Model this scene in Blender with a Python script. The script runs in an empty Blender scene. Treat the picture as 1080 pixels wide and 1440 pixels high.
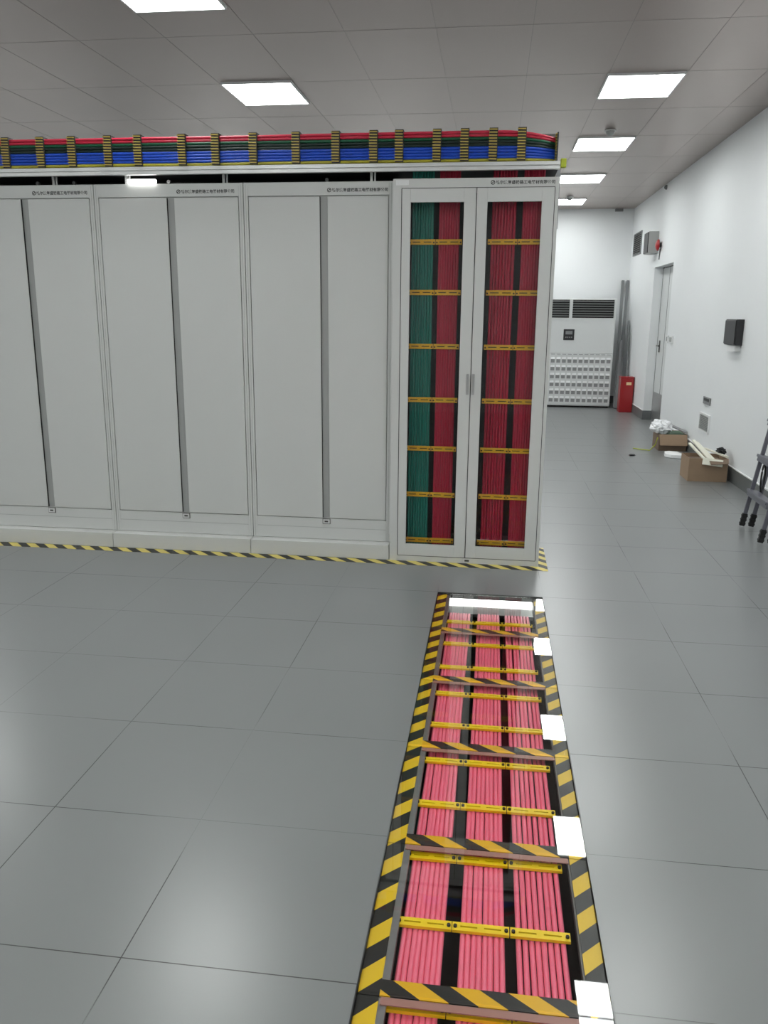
import bpy, math, random
from mathutils import Vector, Matrix, noise
random.seed(7)
S = bpy.context.scene
COL = S.collection

# ------------------------------------------------------------------ camera
F_PX = 1146.6
cam_d = bpy.data.cameras.new('camera')
cam = bpy.data.objects.new('camera', cam_d)
COL.objects.link(cam)
cam_d.sensor_fit = 'VERTICAL'
cam_d.sensor_height = 24.0
cam_d.lens = F_PX / 1440 * 24.0
cam_d.clip_end = 100
RX = Vector((0.99141829, 0.13046298, 0.00831824))
DN = Vector((0.03871987, -0.23227478, -0.97187921))
FW = Vector((-0.12486213, 0.96386170, -0.23533298))
cam.matrix_world = Matrix(((RX.x, -DN.x, -FW.x, 0), (RX.y, -DN.y, -FW.y, 0),
                           (RX.z, -DN.z, -FW.z, 1.617), (0, 0, 0, 1)))
S.camera = cam

# ------------------------------------------------------------------ world, exposure, lamp strength
S.view_settings.view_transform = 'Standard'
S.view_settings.look = 'None'
S.view_settings.gamma = 1.0
S.view_settings.exposure = 0.8
S.view_settings.use_curve_mapping = False
LIGHT_STRENGTH = 12.0
LIGHT_COLOR = (0.97, 1.0, 0.985)
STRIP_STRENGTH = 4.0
w = bpy.data.worlds.new('world')
S.world = w
w.use_nodes = True
w.node_tree.nodes['Background'].inputs[0].default_value = (0.02, 0.02, 0.022, 1)
w.node_tree.nodes['Background'].inputs[1].default_value = 0.3

# ------------------------------------------------------------------ materials
def principled(name, col, rough=0.5, metal=0.0, spec=0.5, var=0.0, vscale=3.0, bump=0.0, bscale=60.0, coat=0.0):
    m = bpy.data.materials.new(name)
    m.use_nodes = True
    nt = m.node_tree
    b = nt.nodes['Principled BSDF']
    b.inputs['Roughness'].default_value = rough
    b.inputs['Metallic'].default_value = metal
    b.inputs['Specular IOR Level'].default_value = spec
    b.inputs['Coat Weight'].default_value = coat
    b.inputs['Coat Roughness'].default_value = 0.1
    c = (*col, 1)
    if var > 0:
        g = nt.nodes.new('ShaderNodeNewGeometry')
        n = nt.nodes.new('ShaderNodeTexNoise')
        n.inputs['Scale'].default_value = vscale
        n.inputs['Detail'].default_value = 4
        nt.links.new(g.outputs['Position'], n.inputs['Vector'])
        mx = nt.nodes.new('ShaderNodeMix')
        mx.data_type = 'RGBA'
        mx.inputs[6].default_value = (*[v * (1 - var) for v in col], 1)
        mx.inputs[7].default_value = (*[min(1, v * (1 + var)) for v in col], 1)
        nt.links.new(n.outputs['Fac'], mx.inputs[0])
        nt.links.new(mx.outputs[2], b.inputs['Base Color'])
    else:
        b.inputs['Base Color'].default_value = c
    if bump > 0:
        g = nt.nodes.new('ShaderNodeNewGeometry')
        n = nt.nodes.new('ShaderNodeTexNoise')
        n.inputs['Scale'].default_value = bscale
        n.inputs['Detail'].default_value = 3
        nt.links.new(g.outputs['Position'], n.inputs['Vector'])
        bp = nt.nodes.new('ShaderNodeBump')
        bp.inputs['Strength'].default_value = bump
        bp.inputs['Distance'].default_value = 0.01
        nt.links.new(n.outputs['Fac'], bp.inputs['Height'])
        nt.links.new(bp.outputs['Normal'], b.inputs['Normal'])
    return m

def emissive(name, col, strength):
    m = bpy.data.materials.new(name)
    m.use_nodes = True
    nt = m.node_tree
    nt.nodes.clear()
    o = nt.nodes.new('ShaderNodeOutputMaterial')
    e = nt.nodes.new('ShaderNodeEmission')
    e.inputs[0].default_value = (*col, 1)
    e.inputs[1].default_value = strength
    nt.links.new(e.outputs[0], o.inputs[0])
    return m

def glass(name, tint=(0.96, 0.98, 0.97), rough=0.0, ior=1.5, haze=0.0):
    """Clear sheet: passes light straight through, mirrors by Fresnel on both faces."""
    m = bpy.data.materials.new(name)
    m.use_nodes = True
    nt = m.node_tree
    nt.nodes.clear()
    o = nt.nodes.new('ShaderNodeOutputMaterial')
    t = nt.nodes.new('ShaderNodeBsdfTransparent')
    t.inputs[0].default_value = (*tint, 1)
    g = nt.nodes.new('ShaderNodeBsdfGlossy')
    g.inputs['Roughness'].default_value = rough
    geo = nt.nodes.new('ShaderNodeNewGeometry')
    ma = nt.nodes.new('ShaderNodeMath'); ma.operation = 'MULTIPLY_ADD'
    ma.inputs[1].default_value = 1 / ior - ior
    ma.inputs[2].default_value = ior
    nt.links.new(geo.outputs['Backfacing'], ma.inputs[0])
    fr = nt.nodes.new('ShaderNodeFresnel')
    nt.links.new(ma.outputs[0], fr.inputs['IOR'])
    base = t.outputs[0]
    if haze > 0:
        d = nt.nodes.new('ShaderNodeBsdfDiffuse')
        d.inputs[0].default_value = (0.75, 0.78, 0.78, 1)
        mh = nt.nodes.new('ShaderNodeMixShader')
        mh.inputs[0].default_value = haze
        nt.links.new(t.outputs[0], mh.inputs[1]); nt.links.new(d.outputs[0], mh.inputs[2])
        base = mh.outputs[0]
    mx = nt.nodes.new('ShaderNodeMixShader')
    nt.links.new(fr.outputs[0], mx.inputs[0])
    nt.links.new(base, mx.inputs[1])
    nt.links.new(g.outputs[0], mx.inputs[2])
    nt.links.new(mx.outputs[0], o.inputs[0])
    return m

def stripes(name, a, b, period, yellow, black=(0.012, 0.012, 0.012), rough=0.35, phase=0.0):
    m = bpy.data.materials.new(name)
    m.use_nodes = True
    nt = m.node_tree
    bs = nt.nodes['Principled BSDF']
    bs.inputs['Roughness'].default_value = rough
    geo = nt.nodes.new('ShaderNodeNewGeometry')
    dt = nt.nodes.new('ShaderNodeVectorMath'); dt.operation = 'DOT_PRODUCT'
    dt.inputs[1].default_value = (a / period, b / period, 0)
    nt.links.new(geo.outputs['Position'], dt.inputs[0])
    ad = nt.nodes.new('ShaderNodeMath'); ad.operation = 'ADD'; ad.inputs[1].default_value = phase
    nt.links.new(dt.outputs['Value'], ad.inputs[0])
    fr = nt.nodes.new('ShaderNodeMath'); fr.operation = 'FRACT'
    nt.links.new(ad.outputs[0], fr.inputs[0])
    gt = nt.nodes.new('ShaderNodeMath'); gt.operation = 'GREATER_THAN'; gt.inputs[1].default_value = 0.5
    nt.links.new(fr.outputs[0], gt.inputs[0])
    mx = nt.nodes.new('ShaderNodeMix'); mx.data_type = 'RGBA'
    mx.inputs[6].default_value = (*black, 1)
    mx.inputs[7].default_value = (*yellow, 1)
    nt.links.new(gt.outputs[0], mx.inputs[0])
    nt.links.new(mx.outputs[2], bs.inputs['Base Color'])
    return m

M = {}
M['wall'] = principled('painted_wall', (0.80, 0.82, 0.83), 0.55, var=0.02, vscale=1.5, bump=0.05, bscale=40)
M['cab'] = principled('cabinet_paint', (0.60, 0.61, 0.595), 0.38, var=0.015, vscale=2, spec=0.4)
M['cab_in'] = principled('cabinet_inside_black', (0.012, 0.012, 0.014), 0.6)
M['groove'] = principled('door_channel_grey', (0.36, 0.37, 0.36), 0.4)
M['rail'] = principled('aluminium_rail', (0.66, 0.67, 0.66), 0.32, metal=0.3)
M['steel'] = principled('brushed_steel', (0.42, 0.42, 0.42), 0.3, metal=0.8, var=0.1, vscale=30)
M['darksteel'] = principled('dark_steel', (0.09, 0.085, 0.08), 0.35, metal=0.6, var=0.2, vscale=25)
M['pit'] = principled('trench_lining', (0.02, 0.02, 0.02), 0.7)
M['dark'] = principled('dark_shadow_gap', (0.01, 0.01, 0.01), 0.8)
M['black'] = principled('black_plastic', (0.018, 0.018, 0.02), 0.4)
M['rubber'] = principled('black_rubber', (0.015, 0.015, 0.015), 0.7)
M['pink'] = principled('pink_cable_sheath', (0.95, 0.17, 0.27), 0.30, var=0.08, vscale=9)
M['magenta'] = principled('crimson_cable_sheath', (0.50, 0.009, 0.045), 0.45, var=0.12, vscale=6)
M['red_cable'] = principled('red_cable_sheath', (0.56, 0.022, 0.06), 0.35, var=0.1, vscale=6)
M['green'] = principled('green_cable_sheath', (0.003, 0.19, 0.14), 0.45, var=0.1, vscale=6)
M['green2'] = principled('dark_green_cable_sheath', (0.006, 0.10, 0.045), 0.35, var=0.15, vscale=5)
M['blackgreen'] = principled('black_green_cable_sheath', (0.006, 0.022, 0.018), 0.4)
M['blue'] = principled('blue_cable_sheath', (0.015, 0.08, 0.55), 0.33, var=0.15, vscale=5)
M['yellow_cable'] = principled('yellow_cable_sheath', (0.42, 0.38, 0.03), 0.35, var=0.2, vscale=5)
M['comb'] = principled('yellow_comb_plastic', (0.95, 0.68, 0.006), 0.4)
M['comb_dull'] = principled('amber_comb_plastic', (0.92, 0.50, 0.015), 0.45)
M['tooth'] = principled('clamp_yellow_tooth', (0.50, 0.38, 0.08), 0.5)
M['clampblack'] = principled('clamp_black', (0.02, 0.02, 0.018), 0.45)
M['tapeL'] = stripes('hazard_tape_edges', -1.0, 1.0, 0.144, (0.80, 0.52, 0.015), phase=-16.9)
M['tapeX'] = stripes('hazard_tape_joints', 1.0, 1.4, 0.144, (0.80, 0.44, 0.01), phase=0.2)
M['tapeC'] = stripes('hazard_tape_cabinet', 1.0, 1.0, 0.137, (0.66, 0.55, 0.14), rough=0.45)
M['glass'] = glass('floor_glass', (0.98, 0.99, 0.985))
M['doorglass'] = glass('door_glass', (0.90, 0.91, 0.91), ior=1.36)
M['seal'] = principled('adhesive_strip_brown', (0.40, 0.20, 0.17), 0.35)
M['white'] = principled('white_plastic', (0.78, 0.79, 0.79), 0.4)
M['ac'] = principled('air_conditioner_enamel', (0.72, 0.74, 0.74), 0.35)
M['acgrey'] = principled('louvre_grey', (0.24, 0.245, 0.25), 0.5)
M['slot'] = principled('intake_opening_grey', (0.30, 0.305, 0.31), 0.6)
M['red'] = principled('red_enamel', (0.34, 0.008, 0.012), 0.35, coat=0.3)
M['label'] = principled('cream_label', (0.85, 0.62, 0.35), 0.6)
M['carton'] = principled('corrugated_carton', (0.31, 0.215, 0.14), 0.8, var=0.08, vscale=12)
M['carton2'] = principled('carton_dark', (0.19, 0.135, 0.095), 0.8, var=0.1, vscale=12)
M['bag'] = principled('crumpled_plastic', (0.82, 0.83, 0.85), 0.35)
M['skirt'] = principled('grey_skirting', (0.13, 0.14, 0.14), 0.4)
M['skirtcap'] = principled('skirting_cap_white', (0.75, 0.76, 0.76), 0.4)
M['door'] = principled('door_leaf_paint', (0.62, 0.64, 0.64), 0.4)
M['pole'] = principled('galvanised_trunking', (0.21, 0.215, 0.22), 0.4, metal=0.3)
M['alu'] = principled('ladder_aluminium', (0.16, 0.16, 0.19), 0.35, metal=0.5)
M['diffuser'] = emissive('lamp_diffuser', LIGHT_COLOR, LIGHT_STRENGTH)
M['strip'] = emissive('glow_bar', (1.0, 1.0, 0.96), STRIP_STRENGTH)
M['text'] = principled('black_print', (0.02, 0.02, 0.02), 0.5)
M['paper'] = principled('white_foam', (0.85, 0.86, 0.86), 0.6)
M['cream'] = principled('cream_plastic_strip', (0.80, 0.79, 0.68), 0.5)
M['lime'] = principled('lime_cap', (0.48, 0.55, 0.02), 0.4)
M['pale_green'] = principled('green_lining', (0.05, 0.12, 0.06), 0.6)

def ceiling_mat():
    m = principled('ceiling_metal_panel', (0.40, 0.345, 0.32), 0.30, metal=0.6)
    nt = m.node_tree
    b = nt.nodes['Principled BSDF']
    g = nt.nodes.new('ShaderNodeNewGeometry')
    # fine perforation as bump, light cloudy variation of the sheet colour
    mp = nt.nodes.new('ShaderNodeMapping'); mp.inputs['Scale'].default_value = (1, 1, 1)
    nt.links.new(g.outputs['Position'], mp.inputs[0])
    v = nt.nodes.new('ShaderNodeTexVoronoi'); v.inputs['Scale'].default_value = 90
    v.inputs['Randomness'].default_value = 0.0
    nt.links.new(mp.outputs[0], v.inputs['Vector'])
    bp = nt.nodes.new('ShaderNodeBump'); bp.inputs['Strength'].default_value = 0.12; bp.inputs['Distance'].default_value = 0.002
    nt.links.new(v.outputs['Distance'], bp.inputs['Height'])
    nt.links.new(bp.outputs['Normal'], b.inputs['Normal'])
    n = nt.nodes.new('ShaderNodeTexNoise'); n.inputs['Scale'].default_value = 1.2; n.inputs['Detail'].default_value = 3
    nt.links.new(g.outputs['Position'], n.inputs['Vector'])
    mx = nt.nodes.new('ShaderNodeMix'); mx.data_type = 'RGBA'
    mx.inputs[6].default_value = (0.41, 0.348, 0.322, 1); mx.inputs[7].default_value = (0.455, 0.39, 0.362, 1)
    nt.links.new(n.outputs['Fac'], mx.inputs[0]); nt.links.new(mx.outputs[2], b.inputs['Base Color'])
    return m
M['ceiling'] = ceiling_mat()
M['ceiling_seam'] = principled('ceiling_joint', (0.33, 0.295, 0.275), 0.5)

def floor_mat(name, col, seam=False):
    m = principled(name, col, 0.36)
    nt = m.node_tree
    b = nt.nodes['Principled BSDF']
    g = nt.nodes.new('ShaderNodeNewGeometry')
    n = nt.nodes.new('ShaderNodeTexNoise'); n.inputs['Scale'].default_value = 1.1; n.inputs['Detail'].default_value = 1.5
    nt.links.new(g.outputs['Position'], n.inputs['Vector'])
    mx = nt.nodes.new('ShaderNodeMix'); mx.data_type = 'RGBA'
    base = (0.195, 0.205, 0.205)
    mx.inputs[6].default_value = (*[c * 0.93 for c in base], 1); mx.inputs[7].default_value = (*[c * 1.07 for c in base], 1)
    nt.links.new(n.outputs['Fac'], mx.inputs[0])
    out = mx.outputs[2]
    if seam:   # joints are tight in places and open (dark) in others
        n2 = nt.nodes.new('ShaderNodeTexNoise'); n2.inputs['Scale'].default_value = 1.3; n2.inputs['Detail'].default_value = 1
        off = nt.nodes.new('ShaderNodeVectorMath'); off.operation = 'ADD'; off.inputs[1].default_value = (3.1, 1.7, 0)
        nt.links.new(g.outputs['Position'], off.inputs[0]); nt.links.new(off.outputs[0], n2.inputs['Vector'])
        rp = nt.nodes.new('ShaderNodeMapRange'); rp.inputs[1].default_value = 0.47; rp.inputs[2].default_value = 0.56
        nt.links.new(n2.outputs['Fac'], rp.inputs[0])
        m2 = nt.nodes.new('ShaderNodeMix'); m2.data_type = 'RGBA'
        nt.links.new(rp.outputs[0], m2.inputs[0]); nt.links.new(out, m2.inputs[6])
        m2.inputs[7].default_value = (0.02, 0.02, 0.02, 1)
        out = m2.outputs[2]
    nt.links.new(out, b.inputs['Base Color'])
    b.inputs['Roughness'].default_value = 0.29
    b.inputs['Specular IOR Level'].default_value = 0.8
    return m
M['floor'] = floor_mat('antistatic_floor_tile', (0.2, 0.2, 0.2))
M['seam'] = floor_mat('floor_tile_joint', (0.02, 0.02, 0.02), True)

# ------------------------------------------------------------------ mesh building
class MB:
    def __init__(s): s.v = []; s.f = []; s.m = []; s.sm = []
    def add(s, vs, fs, mi=0, smooth=False):
        b = len(s.v); s.v += [tuple(p) for p in vs]
        for f in fs: s.f.append(tuple(i + b for i in f)); s.m.append(mi); s.sm.append(smooth)
        return s
    def box(s, x0, x1, y0, y1, z0, z1, mi=0):
        vs = [(x, y, z) for x in (x0, x1) for y in (y0, y1) for z in (z0, z1)]
        return s.add(vs, [(0, 1, 3, 2), (4, 6, 7, 5), (0, 4, 5, 1), (2, 3, 7, 6), (0, 2, 6, 4), (1, 5, 7, 3)], mi)
    def bar(s, a, b, w, h, up=(0, 0, 1), mi=0):
        a = Vector(a); b = Vector(b); d = (b - a).normalized(); u = Vector(up)
        r = d.cross(u)
        if r.length < 1e-4: r = Vector((1, 0, 0))
        r.normalize(); u = r.cross(d).normalized()
        vs = [p + r * (sx * w / 2) + u * (sz * h / 2) for p in (a, b) for sx, sz in ((-1, -1), (1, -1), (1, 1), (-1, 1))]
        return s.add(vs, [(0, 1, 2, 3), (7, 6, 5, 4), (0, 4, 5, 1), (1, 5, 6, 2), (2, 6, 7, 3), (3, 7, 4, 0)], mi)
    def tube(s, pts, r, n=8, mi=0, caps=True):
        pts = [Vector(p) for p in pts]; vs = []; fs = []
        for i, p in enumerate(pts):
            d = (pts[min(i + 1, len(pts) - 1)] - pts[max(i - 1, 0)]).normalized()
            ref = Vector((0, 0, 1)) if abs(d.z) < 0.9 else Vector((1, 0, 0))
            a = d.cross(ref).normalized(); b = d.cross(a)
            for k in range(n):
                t = 2 * math.pi * k / n
                vs.append(p + a * math.cos(t) * r + b * math.sin(t) * r)
        for i in range(len(pts) - 1):
            for k in range(n):
                fs.append((i * n + k, i * n + (k + 1) % n, (i + 1) * n + (k + 1) % n, (i + 1) * n + k))
        s.add(vs, fs, mi, True)
        if caps:
            s.add(vs[:n], [tuple(range(n))[::-1]], mi); s.add(vs[-n:], [tuple(range(n))], mi)
        return s
    def cyl(s, c, axis, r, h, n=16, mi=0):
        c = Vector(c); a = Vector(axis).normalized()
        return s.tube([c - a * h / 2, c + a * h / 2], r, n, mi)
    def disc_dome(s, c, axis, r, h, n=20, rings=5, mi=0):
        c = Vector(c); a = Vector(axis).normalized()
        ref = Vector((0, 0, 1)) if abs(a.z) < 0.9 else Vector((1, 0, 0))
        u = a.cross(ref).normalized(); v = a.cross(u); vs = []; fs = []
        for i in range(rings):
            t = (i / rings) * math.pi / 2
            for k in range(n):
                q = 2 * math.pi * k / n
                vs.append(c + a * h * math.sin(t) + (u * math.cos(q) + v * math.sin(q)) * r * math.cos(t))
        vs.append(c + a * h)
        for i in range(rings - 1):
            for k in range(n): fs.append((i * n + k, i * n + (k + 1) % n, (i + 1) * n + (k + 1) % n, (i + 1) * n + k))
        for k in range(n): fs.append(((rings - 1) * n + k, (rings - 1) * n + (k + 1) % n, rings * n))
        fs.append(tuple(range(n))[::-1])
        return s.add(vs, fs, mi, True)
    def build(s, name, mats, parent=None, bevel=0.0, origin=None):
        if not isinstance(mats, (list, tuple)): mats = [mats]
        off = Vector((0, 0, 0))
        if parent is not None: off = Vector(parent['_o']) if '_o' in parent else Vector((0, 0, 0))
        if parent is None and origin is not None: off = Vector(origin)
        me = bpy.data.meshes.new(name)
        me.from_pydata([tuple(Vector(p) - off) for p in s.v], [], s.f)
        for m in mats: me.materials.append(m)
        for p, mi, sm in zip(me.polygons, s.m, s.sm): p.material_index = mi; p.use_smooth = sm
        me.update()
        o = bpy.data.objects.new(name, me)
        COL.objects.link(o)
        if parent is not None:
            o.parent = parent
            o['_o'] = tuple(off)
        elif origin is not None:
            o.location = origin; o['_o'] = tuple(off)
        if bevel > 0:
            b = o.modifiers.new('bevel', 'BEVEL'); b.width = bevel; b.segments = 2; b.limit_method = 'ANGLE'
        return o

def tag(o, label=None, cat=None, group=None, kind=None):
    if label: o['label'] = label
    if cat: o['category'] = cat
    if group: o['group'] = group
    if kind: o['kind'] = kind
    return o
def thing(name, loc, label, cat, group=None):
    o = bpy.data.objects.new(name, None); COL.objects.link(o)
    o.location = loc; o['_o'] = tuple(loc); o.empty_display_size = 0.05
    return tag(o, label, cat, group)
def struct(o): o['kind'] = 'structure'; return o
def copy_thing(src, offset, label, group=None, top=True):
    c = src.copy(); COL.objects.link(c)
    c.location = Vector(src.location) + Vector(offset)
    c['label'] = label
    if group: c['group'] = group
    for ch in src.children:
        d = ch.copy(); COL.objects.link(d); d.parent = c
        for g in ch.children:
            e = g.copy(); COL.objects.link(e); e.parent = d
    return c
ORD = ['first', 'second', 'third', 'fourth', 'fifth', 'sixth', 'seventh', 'eighth', 'ninth', 'tenth', 'eleventh', 'twelfth',
       'thirteenth', 'fourteenth', 'fifteenth', 'sixteenth']

# ------------------------------------------------------------------ the room
XR, XL, YB, YF, ZC = 2.442, -7.5, 16.1, -3.5, 3.52
HX0, HX1, HY0, HY1 = -0.273, 0.348, 1.055, 4.655      # opening for the glass-covered cable trench
def build_floor():
    xs = [-7.5, -6.85, -6.25, -5.65, -5.05, -4.45, -3.85, -3.22, -2.61, -2.005, -1.40, -0.89, HX0, HX1, 0.965, 1.565, 2.165, 2.60]
    ys = [YF, -3.12, -2.52, -1.92, -1.32, -0.72, -0.12, 0.48, HY0, 1.671, 2.267, 2.866, 3.468, 4.068, HY1] + [HY1 + 0.6 * k for k in range(1, 20)]
    ys = [y for y in ys if y < YB] + [YB]
    mb = MB(); g = 0.0016
    for i in range(len(xs) - 1):
        for j in range(len(ys) - 1):
            if abs(xs[i] - HX0) < 1e-6 and ys[j] >= HY0 - 1e-6 and ys[j + 1] <= HY1 + 1e-6: continue
            mb.add([(xs[i] + g, ys[j] + g, 0), (xs[i + 1] - g, ys[j] + g, 0), (xs[i + 1] - g, ys[j + 1] - g, 0), (xs[i] + g, ys[j + 1] - g, 0)], [(0, 1, 2, 3)], 0)
    def vis(x0, x1, y0, y1):
        mb.add([(x0, y0, -0.0006), (x1, y0, -0.0006), (x1, y1, -0.0006), (x0, y1, -0.0006)], [(0, 1, 2, 3)], 1)
    for x in xs[1:-1]:
        if x in (HX0, HX1):
            vis(x - g, x + g, YF, HY0); vis(x - g, x + g, HY1, YB)
            if x == HX1: vis(x - g, x + g, HY0, HY1)
            else: vis(x - g, x + g, HY0, HY1)
        else: vis(x - g, x + g, YF, YB)
    for y in ys[1:-1]:
        if HY0 < y < HY1: vis(xs[0], HX0, y - g, y + g); vis(HX1, xs[-1], y - g, y + g)
        else: vis(xs[0], xs[-1], y - g, y + g)
    # slab below
    zb = -0.2
    for (x0, x1, y0, y1) in ((XL, HX0, YF, YB), (HX1, 2.6, YF, YB), (HX0, HX1, YF, HY0), (HX0, HX1, HY1, YB)):
        mb.add([(x0, y0, -0.003), (x1, y0, -0.003), (x1, y1, -0.003), (x0, y1, -0.003)], [(0, 1, 2, 3)], 2)
    # trench lining
    a, b, c, d = HX0, HX1, HY0, HY1
    mb.add([(a, c, zb), (b, c, zb), (b, d, zb), (a, d, zb), (a, c, -0.003), (b, c, -0.003), (b, d, -0.003), (a, d, -0.003)],
           [(0, 1, 2, 3), (0, 4, 5, 1), (1, 5, 6, 2), (2, 6, 7, 3), (3, 7, 4, 0)], 2)
    struct(mb.build('floor', [M['floor'], M['seam'], M['pit']]))
build_floor()

def build_ceiling():
    mb = MB()
    mb.add([(XL, YF, ZC), (XR + 0.15, YF, ZC), (XR + 0.15, YB, ZC), (XL, YB, ZC)], [(3, 2, 1, 0)], 0)
    g = 0.002
    xs = [1.455, 0.84, 0.185, -0.47, -1.105, -1.755, -2.40, -3.05, -3.7, -4.35, -5.0, -5.62, -6.3, -6.95, 2.07]
    for x in xs:
        q = g if x > 0 and x < 2 else 0.0011
        mb.box(x - q, x + q, YF, YB, ZC - 0.0016, ZC - 0.0004, 1)
    y = 7.38 - 1.21 * 8
    while y < YB:
        if y > YF: mb.box(XL, XR, y - 0.0008, y + 0.0008, ZC - 0.0012, ZC - 0.0004, 1)
        y += 1.21
    struct(mb.build('ceiling', [M['ceiling'], M['ceiling_seam']]))
build_ceiling()

DY0, DY1, DZ, DX = 12.25, 13.63, 2.36, 2.575       # door recess in the right wall
def build_walls():
    mb = MB(); T = 0.16
    mb.box(XR, XR + T, YF, DY0, 0, ZC); mb.box(XR, XR + T, DY1, YB + 0.1, 0, ZC); mb.box(XR, XR + T, DY0, DY1, DZ, ZC)
    struct(mb.build('wall_right', M['wall']))
    struct(MB().box(XL - 0.1, XR + T, YB, YB + 0.1, 0, ZC).build('wall_back', M['wall']))
    struct(MB().box(XL - 0.1, XL, YF, YB, 0, ZC).build('wall_left', M['wall']))
    struct(MB().box(XL - 0.1, XR + T, YF - 0.1, YF, 0, ZC).build('wall_front', M['wall']))
    d = MB(); d.box(DX, DX + 0.02, DY0 + 0.004, DY1 - 0.012, 0.01, DZ - 0.012)
    leaf = struct(d.build('door_1', M['door']))
    k = MB(); k.box(DX - 0.004, DX, DY0 + 0.004, DY1 - 0.02, 0.02, 0.46)
    k.build('kick_plate', M['steel'], leaf)
    h = MB(); h.box(DX - 0.01, DX, 13.40, 13.46, 1.08, 1.26); h.bar((DX - 0.045, 13.43, 1.18), (DX - 0.045, 13.28, 1.18), 0.02, 0.02); h.bar((DX - 0.045, 13.43, 1.18), (DX, 13.43, 1.18), 0.02, 0.02)
    h.build('handle', M['darksteel'], leaf)
    g = MB(); g.box(DX - 0.002, DX + 0.018, DY1 - 0.012, DY1, 0.01, DZ); g.box(DX - 0.002, DX, 13.1, 13.112, 0.46, DZ - 0.012)
    g.build('door_gap', M['dark'], leaf)
    s = MB(); s.box(XR - 0.012, XR, YF, DY0, 0, 0.145); s.box(XR - 0.016, XR, YF, DY0, 0.145, 0.155, 1)
    s.box(XR - 0.012, XR, DY1, YB, 0, 0.145); s.box(XR - 0.012, DX, DY1 - 0.012, DY1, 0, 0.145)
    s.box(XR - 0.016, XR, DY1, YB, 0.145, 0.155, 1)
    struct(s.build('baseboard_right', [M['skirt'], M['skirtcap']]))
    s = MB(); s.box(XL, XR - 0.012, YB - 0.012, YB, 0, 0.145); s.box(XL, XR - 0.016, YB - 0.016, YB, 0.145, 0.155, 1)
    struct(s.build('baseboard_back', [M['skirt'], M['skirtcap']]))
build_walls()

# ------------------------------------------------------------------ ceiling lights
def ceiling_light(x0, y0, label, group):
    x1, y1 = x0 + 0.615, y0 + 0.73
    t = thing('ceiling_light', ((x0 + x1) / 2, (y0 + y1) / 2, ZC), label, 'ceiling light', group)
    MB().box(x0 + 0.012, x1 - 0.012, y0 + 0.012, y1 - 0.012, ZC - 0.016, ZC - 0.010).build('diffuser', M['diffuser'], t)
    f = MB()
    f.box(x0, x1, y0, y0 + 0.012, ZC - 0.02, ZC - 0.001); f.box(x0, x1, y1 - 0.012, y1, ZC - 0.02, ZC - 0.001)
    f.box(x0, x0 + 0.012, y0 + 0.012, y1 - 0.012, ZC - 0.02, ZC - 0.001); f.box(x1 - 0.012, x1, y0 + 0.012, y1 - 0.012, ZC - 0.02, ZC - 0.001)
    f.box(x0 + 0.012, x1 - 0.012, y0 + 0.012, y1 - 0.012, ZC - 0.009, ZC - 0.001)
    f.build('frame', M['white'], t)
    return t
rows = [7.38 + 2.42 * k for k in range(-4, 4)]
vis_r = {4: 'square white ceiling light panel nearest the camera above the right aisle',
         5: 'white ceiling light panel above the right aisle, second from the camera',
         6: 'white ceiling light panel above the right aisle, third from the camera',
         7: 'small far white ceiling light panel nearest the back wall above the aisle'}
vis_l = {4: 'white ceiling light panel alone above the white cabinets, fully in view',
         3: 'white ceiling light panel cut off by the top edge of the photo'}
for ci, x0 in enumerate((0.83, -2.38, -5.6)):
    for k, y0 in enumerate(rows):
        if ci == 0 and k in vis_r: lb = vis_r[k]
        elif ci == 1 and k in vis_l: lb = vis_l[k]
        else:
            side = ['right aisle', 'middle of the room', 'left of the room'][ci]
            where = ('behind the camera' if y0 < -0.5 else 'overhead near the camera' if y0 < 5 else 'beyond the cabinets')
            lb = 'white ceiling light panel over the %s, %s row from the front wall' % (side, ORD[k])
        ceiling_light(x0, y0 - (0.06 if ci == 1 else 0), lb, 'ceiling light panels')

# ------------------------------------------------------------------ company name lettering
FONT_BODY = '哈尔滨复盛铁路工电器材有限公司'
def lettering(x0, x1, yf, zc, parent):
    cu = bpy.data.curves.new('company_name', 'FONT'); cu.body = FONT_BODY; cu.size = 0.03; cu.offset = 0.0006
    tmp = bpy.data.objects.new('company_name', cu); COL.objects.link(tmp)
    dg = bpy.context.evaluated_depsgraph_get(); dg.update()
    me = bpy.data.meshes.new_from_object(tmp.evaluated_get(dg))
    COL.objects.unlink(tmp); bpy.data.objects.remove(tmp)
    xsv = [v.co.x for v in me.vertices]; ysv = [v.co.y for v in me.vertices]
    mb = MB()
    if xsv:
        r = 0.013
        s = (x1 - (x0 + 2 * r + 0.006)) / (max(xsv) - min(xsv)); ym = (max(ysv) + min(ysv)) / 2
        vs = [(x0 + 2 * r + 0.006 + (v.co.x - min(xsv)) * s, yf - 0.0012, zc + (v.co.y - ym) * s) for v in me.vertices]
        mb.add(vs, [tuple(p.vertices) for p in me.polygons])
        mb.build('company_name', M['text'], parent)
        lg = MB(); n = 20; vs = []
        for k in range(n):
            t = 2 * math.pi * k / n
            for q in (r, r * 0.68): vs.append((x0 + r + math.cos(t) * q, yf - 0.0012, zc + math.sin(t) * q))
        lg.add(vs, [(2 * k, 2 * k + 1, (2 * k + 3) % (2 * n), (2 * k + 2) % (2 * n)) for k in range(n)])
        lg.bar((x0 + r * 0.4, yf - 0.0014, zc - r * 0.5), (x0 + r * 1.6, yf - 0.0014, zc + r * 0.5), 0.004, 0.0006, up=(0, 1, 0))
        lg.build('emblem', M['text'], parent)

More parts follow.
